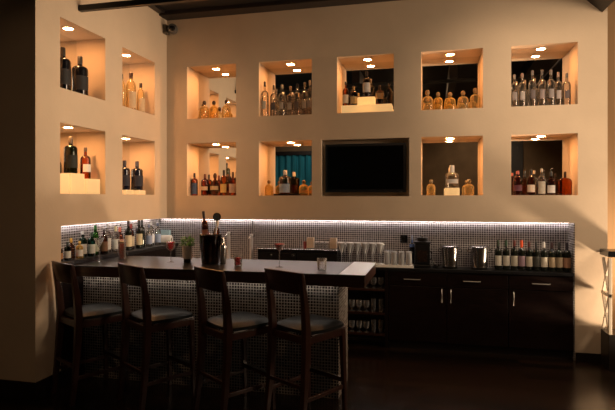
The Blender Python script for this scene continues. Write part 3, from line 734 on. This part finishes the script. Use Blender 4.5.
# ------------------------------------------------------ bottles on the left ledge
ZG = 1.14; g = 'bottles on the left ledge'
spec = [  # y, h, w, kind, glass, cap, label, text
    (-1.840, .150, .060, 'square', 'brown', (.05, .20, .04), (.45, .20, .06), 'Short brown bottle with a green cap at the near end of the ledge'),
    (-1.765, .175, .062, 'square', 'green', (.02, .03, .02), (.66, .66, .60), 'Small dark green bottle with low white label near the ledge end'),
    (-1.675, .205, .070, 'squat', 'amber', (.80, .50, .10), None, 'Squat amber bottle with a yellow cap on the ledge'),
    (-1.590, .170, .068, 'tall', 'gold', (.85, .62, .20), (.76, .72, .66), 'Bright yellow-necked bottle with a white label on the ledge'),
    (-1.500, .265, .078, 'tall', 'teal', (.70, .72, .72), (.66, .68, .66), 'Teal green bottle with white cap and white label on the ledge'),
    (-1.405, .245, .078, 'square', 'teal', (.02, .05, .03), (.60, .62, .58), 'Dark teal bottle with a wide pale label on the ledge'),
    (-1.300, .310, .082, 'slim', 'brightgreen', (.03, .22, .04), (.55, .60, .50), 'Bright green tall bottle with a pale label on the ledge'),
    (-1.195, .265, .078, 'tall', 'brown', (.04, .03, .03), (.22, .12, .07), 'Dark brown bottle with a brown label on the ledge'),
    (-1.095, .320, .082, 'tall', 'clear', (.72, .72, .74), (.74, .74, .72), 'Clear bottle with silver cap and white label on the ledge'),
    (-.985, .285, .082, 'square', 'clear', (.74, .68, .42), (.60, .62, .60), 'Clear bottle with pale yellow cap beside the silver-capped one'),
    (-.880, .270, .078, 'wine', 'redamber', (.60, .16, .10), (.42, .14, .10), 'Reddish bottle with a red cap on the ledge'),
    (-.770, .340, .078, 'wine', 'darkwine', (.05, .02, .02), (.72, .60, .40), 'Dark wine bottle with a cream label on the ledge'),
    (-.660, .300, .078, 'wine', 'redamber', (.35, .05, .04), (.50, .42, .30), 'Red-necked wine bottle with a tan label on the ledge'),
    (-.545, .345, .078, 'wine', 'darkwine', (.02, .02, .02), (.66, .58, .38), 'Tall black bottle with a pale gold label on the ledge'),
    (-.425, .335, .078, 'wine', 'darkwine', (.03, .03, .03), None, 'Tall plain black bottle on the ledge'),
    (-.320, .270, .076, 'tall', 'clear', (.15, .18, .28), (.30, .36, .52), 'Clear bottle with a blue label on the ledge'),
    (-.215, .300, .076, 'slim', 'clear', (.66, .66, .68), (.72, .74, .78), 'Slim clear bottle with a white label near the corner'),
    (-.110, .280, .076, 'slim', 'clear', (.12, .14, .22), (.34, .42, .60), 'Slim clear bottle with a dark cap near the corner'),
]
for i, (y, h, w, k, gl, cpp, lbb, tx) in enumerate(spec):
    xx = -.10+.035*(i % 2) if y > -.95 else -.115+.03*(i % 2)
    bottle(k, tx, (xx, y, ZG), h*1.0, w, G[gl], cpp, lbb, (.12, .50), group=g, rz=PI*.22)
pr_ = thing('paper_roll', 'white paper towel roll lying at the corner end of the ledge', 'paper roll', (-.09, .07, ZG), math.radians(8))
b = MB().lathe([(.018, -.11), (.055, -.11), (.056, -.105), (.056, .105), (.055, .11), (.018, .11), (.018, -.11)], 24).build('roll', M['paper'], pr_, loc=(0, 0, .056)); b.rotation_euler = (0, PI/2, 0)
b = MB().lathe([(.0165, -.112), (.0175, -.112), (.0175, .112), (.0165, .112), (.0165, -.112)], 16).build('core', flat((.35, .25, .16), .8), pr_, loc=(0, 0, .056)); b.rotation_euler = (0, PI/2, 0)
cb_ = thing('carton', 'pale blue carton standing at the tiled corner behind the paper roll', 'carton', (-.14, .185, ZG))
MB().box(-.085, .085, -.03, .03, 0, .165).build('box', flat((.34, .50, .52), .6), cb_, bevel=.003)
MB().box(-.086, .086, -.031, .031, .165, .172).build('lid', flat((.30, .44, .47), .6), cb_, bevel=.002)

# ------------------------------------------------------ things on the bar top
ZB = 1.10
stemglass('clear empty martini glass at the left end of the bar', (.075, -1.505, ZB), .235, .050, 'martini', name='martini_glass', bowl=.42)
t = tumbler('tall layered peach drink in a highball glass on the bar', (.20, -1.30, ZB), .205, .042, G['peach'], .80, name='highball_glass')
MB().lathe([(.001, .165), (.036, .165), (.037, .185), (.001, .192)], 16).build('foam', flat((.62, .46, .28), .8), t)
stemglass('red cocktail in a stemmed glass beside the herb pot', (.806, -1.40, ZB), .210, .044, 'wine', G['crimson'], .9, name='cocktail_glass', bowl=.46)
tumbler('short glass of red drink right of the wine bucket', (1.553, -1.50, ZB), .108, .040, G['red'], .72, name='rocks_glass')
stemglass('red martini on the bar in front of the long black box', (1.955, -1.50, ZB), .215, .054, 'martini', G['crimson'], .97, name='martini_glass', bowl=.34)
tumbler('empty clear tumbler at the right of the bar top', (2.372, -1.59, ZB), .105, .043, None, name='tumbler')
# mint jar
mj = thing('herb_jar', 'jar of green mint sprigs with a grey band on the bar', 'herb jar', (.965, -1.36, ZB))
MB().lathe([(.034, 0), (.036, .004), (.036, .035), (.034, .036)], 18).build('base', M['blackmetal'], mj)
MB().lathe([(.038, .036), (.046, .038), (.048, .160), (.043, .165), (.041, .160), (.040, .04)], 18).build('jar', flat((.42, .38, .35), .5), mj)
mb = MB(); rr = random.Random(3)
for i in range(130):
    a = rr.uniform(0, 2*PI); r = .006+.052*rr.random()**.6; z = .155+.135*rr.random()*(1.15-r/.075)
    L = rr.uniform(.026, .042); d = Vector((math.cos(a), math.sin(a), rr.uniform(.1, 1.1))).normalized(); s = d.cross(Vector((0, 0, 1))).normalized()*L*.34
    p = Vector((r*math.cos(a), r*math.sin(a), z)); up = Vector((0, 0, -.004))
    mb.add([p, p+d*L*.5+s, p+d*L+up, p+d*L*.5-s, p+d*L*.45+Vector((0, 0, .004))], [(0, 1, 4), (1, 2, 4), (2, 3, 4), (3, 0, 4)])
mb.build('leaves', flat((.10, .30, .05), .5), mj)
mb = MB()
for i in range(7):
    a = i*.9; mb.sweep([(.012*math.cos(a), .012*math.sin(a), .05), (.02*math.cos(a), .02*math.sin(a), .16), (.03*math.cos(a), .03*math.sin(a), .25)], .0018, 5)
mb.build('stems', flat((.06, .13, .03), .6), mj)
# wine bucket with bottles
WB = (1.215, -1.37, ZB)
wb = thing('wine_bucket', 'tall smoky wine bucket holding bottles on the bar', 'wine bucket', WB)
MB().lathe([(.084, 0), (.086, .004), (.106, .272), (.108, .280), (.104, .280), (.083, .012), (.001, .010)], 28).build('bucket_wall', G['smoke'], wb)
MB().lathe([(.1065, .270), (.1095, .274), (.1095, .281), (.1065, .284)], 28).build('rim', M['blackplastic'], wb)
def leaning(kind, label, off, tilt, az, h, w, gl, cap, lab, neck=None):
    t = bottle(kind, label, (WB[0]+off[0], WB[1]+off[1], ZB+off[2]), h, w, G[gl], cap, lab, (.25, .5), neck=neck, group='bottles in the wine bucket')
    t.rotation_euler = (math.radians(tilt[0]), math.radians(tilt[1]), az)
leaning('wine', 'brown bottle leaning left out of the wine bucket', (-.038, .012, .150), (2, -6), 0, .360, .066, 'brown', (.03, .02, .02), (.35, .14, .08), (.20, .06, .05))
leaning('wine', 'gold-necked bottle leaning right out of the wine bucket', (.038, .020, .110), (2, 5), .3, .320, .066, 'amber', (.40, .24, .10), (.42, .26, .12), (.48, .28, .13))
leaning('wine', 'dark short bottle in the front of the wine bucket', (.002, -.053, .040), (-2, 0), .3, .27, .058, 'redamber', (.16, .03, .02), None)
st_ = thing('cocktail_strainer', 'steel strainer with coiled round head standing up from the wine bucket', 'strainer', (WB[0]+.052, WB[1]-.03, ZB+.12))
st_.rotation_euler = (0, math.radians(5), 0)
MB().sweep([(0, 0, .0), (0, 0, .16), (0, 0, .29)], [.006, .008, .010], 8).build('handle', M['chrome'], st_)
b = MB().lathe([(.028, -.004), (.040, -.004), (.040, .004), (.028, .004), (.028, -.004)], 22).build('ring_head', M['blackmetal'], st_, loc=(0, 0, .335)); b.rotation_euler = (PI/2, 0, .2)
b = MB().lathe([(.001, -.0015), (.028, -.0015), (.028, .0015), (.001, .0015)], 20).build('strainer_plate', M['steel'], st_, loc=(0, 0, .335)); b.rotation_euler = (PI/2, 0, .2)
sp_ = thing('cocktail_shaker', 'slim steel cocktail shaker right of the wine bucket', 'shaker', (WB[0]+.142, WB[1]-.03, ZB))
MB().lathe([(.026, 0), (.028, .003), (.036, .150), (.035, .155)], 22).build('tin', M['steel'], sp_)
MB().lathe([(.036, .155), (.034, .175), (.020, .20), (.018, .215)], 22).build('shoulder', M['chrome'], sp_)
MB().lathe([(.0185, .215), (.019, .24), (.012, .25), (.001, .251)], 18).build('lid', M['chrome'], sp_)

# ------------------------------------------------------ bar stools
def cushion_mb(w, d, z0, z1, r):
    mb = MB(); nx, ny = 10, 10; vs = []; fs = []
    def P(i, j):
        u = -1+2*i/nx; v = -1+2*j/ny
        # squircle outline
        k = .88+.12*(1-(abs(u)*abs(v))**2)
        x = u*w/2*k; y = v*d/2*k
        e = (1-abs(u)**5)*(1-abs(v)**5)
        return x, y, e
    for top in (1, 0):
        for j in range(ny+1):
            for i in range(nx+1):
                x, y, e = P(i, j)
                z = z0+(z1-z0)*(.45+.55*e**.5) if top else z0
                vs.append((x, y, z))
    n = (nx+1)*(ny+1)
    for j in range(ny):
        for i in range(nx):
            a = j*(nx+1)+i
            fs.append((a, a+1, a+nx+2, a+nx+1)); fs.append((n+a+nx+1, n+a+nx+2, n+a+1, n+a))
    rim = [i for i in range(nx+1)] + [(j*(nx+1)+nx) for j in range(1, ny+1)] + [ny*(nx+1)+i for i in range(nx-1, -1, -1)] + [j*(nx+1) for j in range(ny-1, 0, -1)]
    for q in range(len(rim)):
        a, b = rim[q], rim[(q+1) % len(rim)]
        fs.append((a, n+a, n+b, b))
    return mb.add(vs, fs, True)
def make_stool():
    t = thing('bar_stool', '', 'bar stool', (0, 0, 0), group='dark wood bar stools along the bar')
    wd = M['stool']
    SH = .69
    # back legs run up as back posts, curving backwards
    for s in (-1, 1):
        mb = MB()
        pts = [(s*.200, -.265, 0), (s*.196, -.235, .25), (s*.190, -.212, .55), (s*.188, -.205, .72), (s*.190, -.222, .92), (s*.194, -.262, 1.165)]
        sec = [(.036, .040), (.042, .046), (.048, .056), (.050, .060), (.046, .050), (.034, .030)]
        vs = []; fs = []
        for p, (a, b) in zip(pts, sec):
            for sx, sy in ((-1, -1), (1, -1), (1, 1), (-1, 1)): vs.append((p[0]+sx*a/2, p[1]+sy*b/2, p[2]))
        for j in range(len(pts)-1):
            for k in range(4): fs.append((j*4+k, j*4+(k+1) % 4, (j+1)*4+(k+1) % 4, (j+1)*4+k))
        fs += [(3, 2, 1, 0), tuple(len(vs)-4+k for k in range(4))]
        mb.add(vs, fs).build('back_leg', wd, t, bevel=.005)
    for s in (-1, 1):
        MB().bar((s*.205, .222, 0), (s*.192, .200, SH), .030, .030, .044, .044).build('front_leg', wd, t, bevel=.004)
    # seat frame
    mb = MB()
    mb.box(-.172, .172, .186, .212, SH-.055, SH); mb.box(-.172, .172, -.222, -.196, SH-.055, SH)
    mb.box(-.208, -.184, -.19, .19, SH-.055, SH); mb.box(.184, .208, -.19, .19, SH-.055, SH)
    mb.box(-.215, .215, -.17, .222, SH, SH+.012)
    mb.build('seat_frame', wd, t, bevel=.003)
    cushion_mb(.445, .445, SH+.012, SH+.068, .03).build('seat_cushion', M['leather'], t, loc=(0, .022, 0))
    # curved crest panel
    mb = MB(); vs = []; fs = []; n = 10
    for i in range(n+1):
        u = -1+2*i/n; x = u*.214; bow = -.030*(1-u*u)
        for (z, yy) in ((1.012, -.226), (1.180, -.266)):
            zz = z + (.006*(1-u*u) if z > 1.1 else -.002*(1-u*u))
            vs.append((x, yy+bow-.012, zz)); vs.append((x, yy+bow+.012, zz))
    for i in range(n):
        a = i*4; b = a+4
        fs += [(a, b, b+2, a+2), (a+1, a+3, b+3, b+1), (a+2, b+2, b+3, a+3), (a, a+1, b+1, b)]
    fs += [(0, 2, 3, 1), (n*4, n*4+1, n*4+3, n*4+2)]
    mb.add(vs, fs, True).build('crest_panel', wd, t, bevel=.005)
    # stretchers
    f = MB().box(-.186, .186, .198, .224, .255, .290).build('foot_rail', wd, t, bevel=.003)
    MB().box(-.180, .180, .193, .229, .290, .294).build('foot_plate', M['steel'], f)
    MB().box(-.185, .185, -.250, -.228, .300, .328).build('stretcher', wd, t, bevel=.003)
    for s in (-1, 1):
        MB().box(s*.199-.011, s*.199+.011, -.216, .198, .205, .235).build('stretcher', wd, t, bevel=.003)
    return t
st = make_stool()
ROT = math.radians(-32)
stl = [((.352, -1.99), 'dark wood bar stool with black leather seat, first from the left beside the plaster wall'),
       ((1.010, -1.99), 'dark wood bar stool with black leather seat, second from the left'),
       ((1.755, -2.06), 'dark wood bar stool with black leather seat, third from the left below the wine bucket'),
       ((2.345, -2.02), 'dark wood bar stool with black leather seat, last at the right end of the bar')]
for i, (p, lab) in enumerate(stl):
    o = st if i == 0 else copy_tree(st)
    o.location = (p[0], p[1], 0); o.rotation_euler = (0, 0, ROT+math.radians((2, 0, -3, 1)[i])); o['label'] = lab

# ------------------------------------------------------ console at the right end of the wall
cs = thing('host_stand', 'dark-topped stand with cream crossed end braces at the right wall end', 'stand', (5.045, -.03, 0))
X1 = .25; Y0 = -.26
MB().box(-.006, X1+.03, Y0-.006, .022, 1.14, 1.20).build('top_slab', M['blackplastic'], cs, bevel=.006)
MB().box(0, X1, Y0, 0, 0, .36).build('base_box', M['base'], cs, bevel=.004)
for (yy) in (Y0,):
    for xx in (0, X1-.03):
        MB().box(xx, xx+.03, yy, yy+.03, .36, 1.13).build('corner_post', M['cream'], cs, bevel=.003)
def strip(p, q, w):
    p = Vector(p); q = Vector(q); d = (q-p).normalized(); n = Vector((0, -d.z, d.y))*w/2; a = Vector((.012, 0, 0))
    vs = [p-n-a, p+n-a, p+n+a, p-n+a, q-n-a, q+n-a, q+n+a, q-n+a]
    return MB().add(vs, [(3, 2, 1, 0), (4, 5, 6, 7), (0, 1, 5, 4), (1, 2, 6, 5), (2, 3, 7, 6), (3, 0, 4, 7)])
strip((.015, Y0+.03, .38), (.015, -.03, .74), .03).build('cross_brace', M['cream'], cs)
strip((.016, -.03, .38), (.016, Y0+.03, .74), .03).build('cross_brace', M['cream'], cs)
strip((.015, Y0+.03, .76), (.015, -.03, 1.11), .03).build('cross_brace', M['cream'], cs)
strip((.016, -.03, .76), (.016, Y0+.03, 1.11), .03).build('cross_brace', M['cream'], cs)
MB().box(0, .03, Y0, 0, .735, .765).build('cross_rail', M['cream'], cs)

# ------------------------------------------------------ room behind the viewer (seen in the mirrors)
mb = MB(); n = 90; vs = []; fs = []
for i in range(n+1):
    x = -2.6+3.6*i/n; y = -9.42+.05*math.sin(i*1.15)+.02*math.sin(i*.37)
    vs += [(x, y, .03), (x, y, 3.1), (x, y-.012, .03), (x, y-.012, 3.1)]
for i in range(n):
    a = i*4; b = a+4; fs += [(a, b, b+1, a+1), (a+2, a+3, b+3, b+2), (a+1, b+1, b+3, a+3), (a, a+2, b+2, b)]
fs += [(0, 1, 3, 2), (n*4, n*4+2, n*4+3, n*4+1)]
o = mb.add(vs, fs, True).build('curtain', M['teal']); tag(o, 'teal curtain reflected in the niche mirror left of the television', 'curtain')
o = MB().box(-2.7, 1.1, -9.46, -9.34, 3.1, 3.22).build('curtain_pelmet', M['beam'], bevel=.004); tag(o, 'dark pelmet above the teal curtain', 'pelmet')
o = MB().box(5.3, 5.9, -9.6, -9.54, 0, 3.6).build('door_1', M['greypanel'], bevel=.004); struct(o)

# ------------------------------------------------------ lights
def spot(name, loc, target, energy, angle, blend=.6, col=WARM, size=.06):
    l = bpy.data.lights.new(name, 'SPOT'); l.energy = energy; l.color = col; l.spot_size = math.radians(angle); l.spot_blend = blend; l.shadow_soft_size = size
    o = bpy.data.objects.new(name, l); COL.objects.link(o); o.location = loc
    o.rotation_euler = (Vector(target)-Vector(loc)).to_track_quat('-Z', 'Y').to_euler()
    return o
def area(name, loc, target, energy, sx, sy, col=WARM):
    l = bpy.data.lights.new(name, 'AREA'); l.shape = 'RECTANGLE'; l.size = sx; l.size_y = sy; l.energy = energy; l.color = col
    o = bpy.data.objects.new(name, l); COL.objects.link(o); o.location = loc
    o.rotation_euler = (Vector(target)-Vector(loc)).to_track_quat('-Z', 'Y').to_euler()
    return o
spot('track_spot', (2.95, -1.7, 3.47), (0, -1.35, 2.4), 185, 84, 1., size=.25)
spot('track_spot', (4.24, -1.9, 3.5), (4.6, 0, 2.6), 95, 105, 1., size=.05)
spot('track_spot', (1.65, -1.9, 3.5), (1.9, 0, 3.0), 9, 110, 1., size=.05)
area('ambient_fill', (2.8, -5.2, 4.0), (2.7, -4.4, 0), 17, .4, .4, col=(1, .62, .34))  # unseen fill added to lift the dim surfaces facing the viewer
area('side_room_lamp', (6.9, -1.7, 2.9), (2.0, 0, 2.3), 68, 1.0, 1.0)
spot('room_fill', (-1.2, -5.0, 3.9), (-.4, -2.3, .3), 6, 48, 1., size=.05, col=(1, .6, .3))  # unseen fill added to brighten the pier face
spot('floor_uplight', (6.5, -.46, .24), (3.9, -.05, 1.75), 520, 66, .5, size=.13)
spot('passage_lamp', (6.4, -.2, 3.7), (6.0, .46, 1.6), 8, 110, .8)
spot('room_fill', (0, -7.2, 3.9), (-.6, -9.4, 1.8), 80, 90, .8, col=(1, .85, .7))  # unseen fill added so the curtain shows in the mirrors
spot('room_fill', (5.0, -7.4, 3.9), (4.6, -9.6, 1.8), 70, 100, .8)  # unseen fill added to light the brown wall for the mirrors

w = bpy.data.worlds.new('world'); S.world = w; w.use_nodes = True
w.node_tree.nodes['Background'].inputs['Color'].default_value = (.9, .75, .6, 1)
w.node_tree.nodes['Background'].inputs['Strength'].default_value = .0

# ------------------------------------------------------ camera
cd = bpy.data.cameras.new('camera'); co = bpy.data.objects.new('camera', cd); COL.objects.link(co)
cd.sensor_width = 36; cd.lens = 521.96/615*36; cd.shift_y = -(205-197.55)/615; cd.clip_start = .05
co.location = (3.3229, -6.0999, 1.74); co.rotation_euler = (PI/2, 0, .2354)
S.camera = co
S.view_settings.view_transform = 'Standard'; S.view_settings.look = 'None'; S.view_settings.gamma = 1
S.view_settings.exposure = 0
S.view_settings.use_curve_mapping = False
S.cycles.use_denoising = True
S.cycles.sample_clamp_indirect = 2.5
S.cycles.max_bounces = 12; S.cycles.transparent_max_bounces = 24
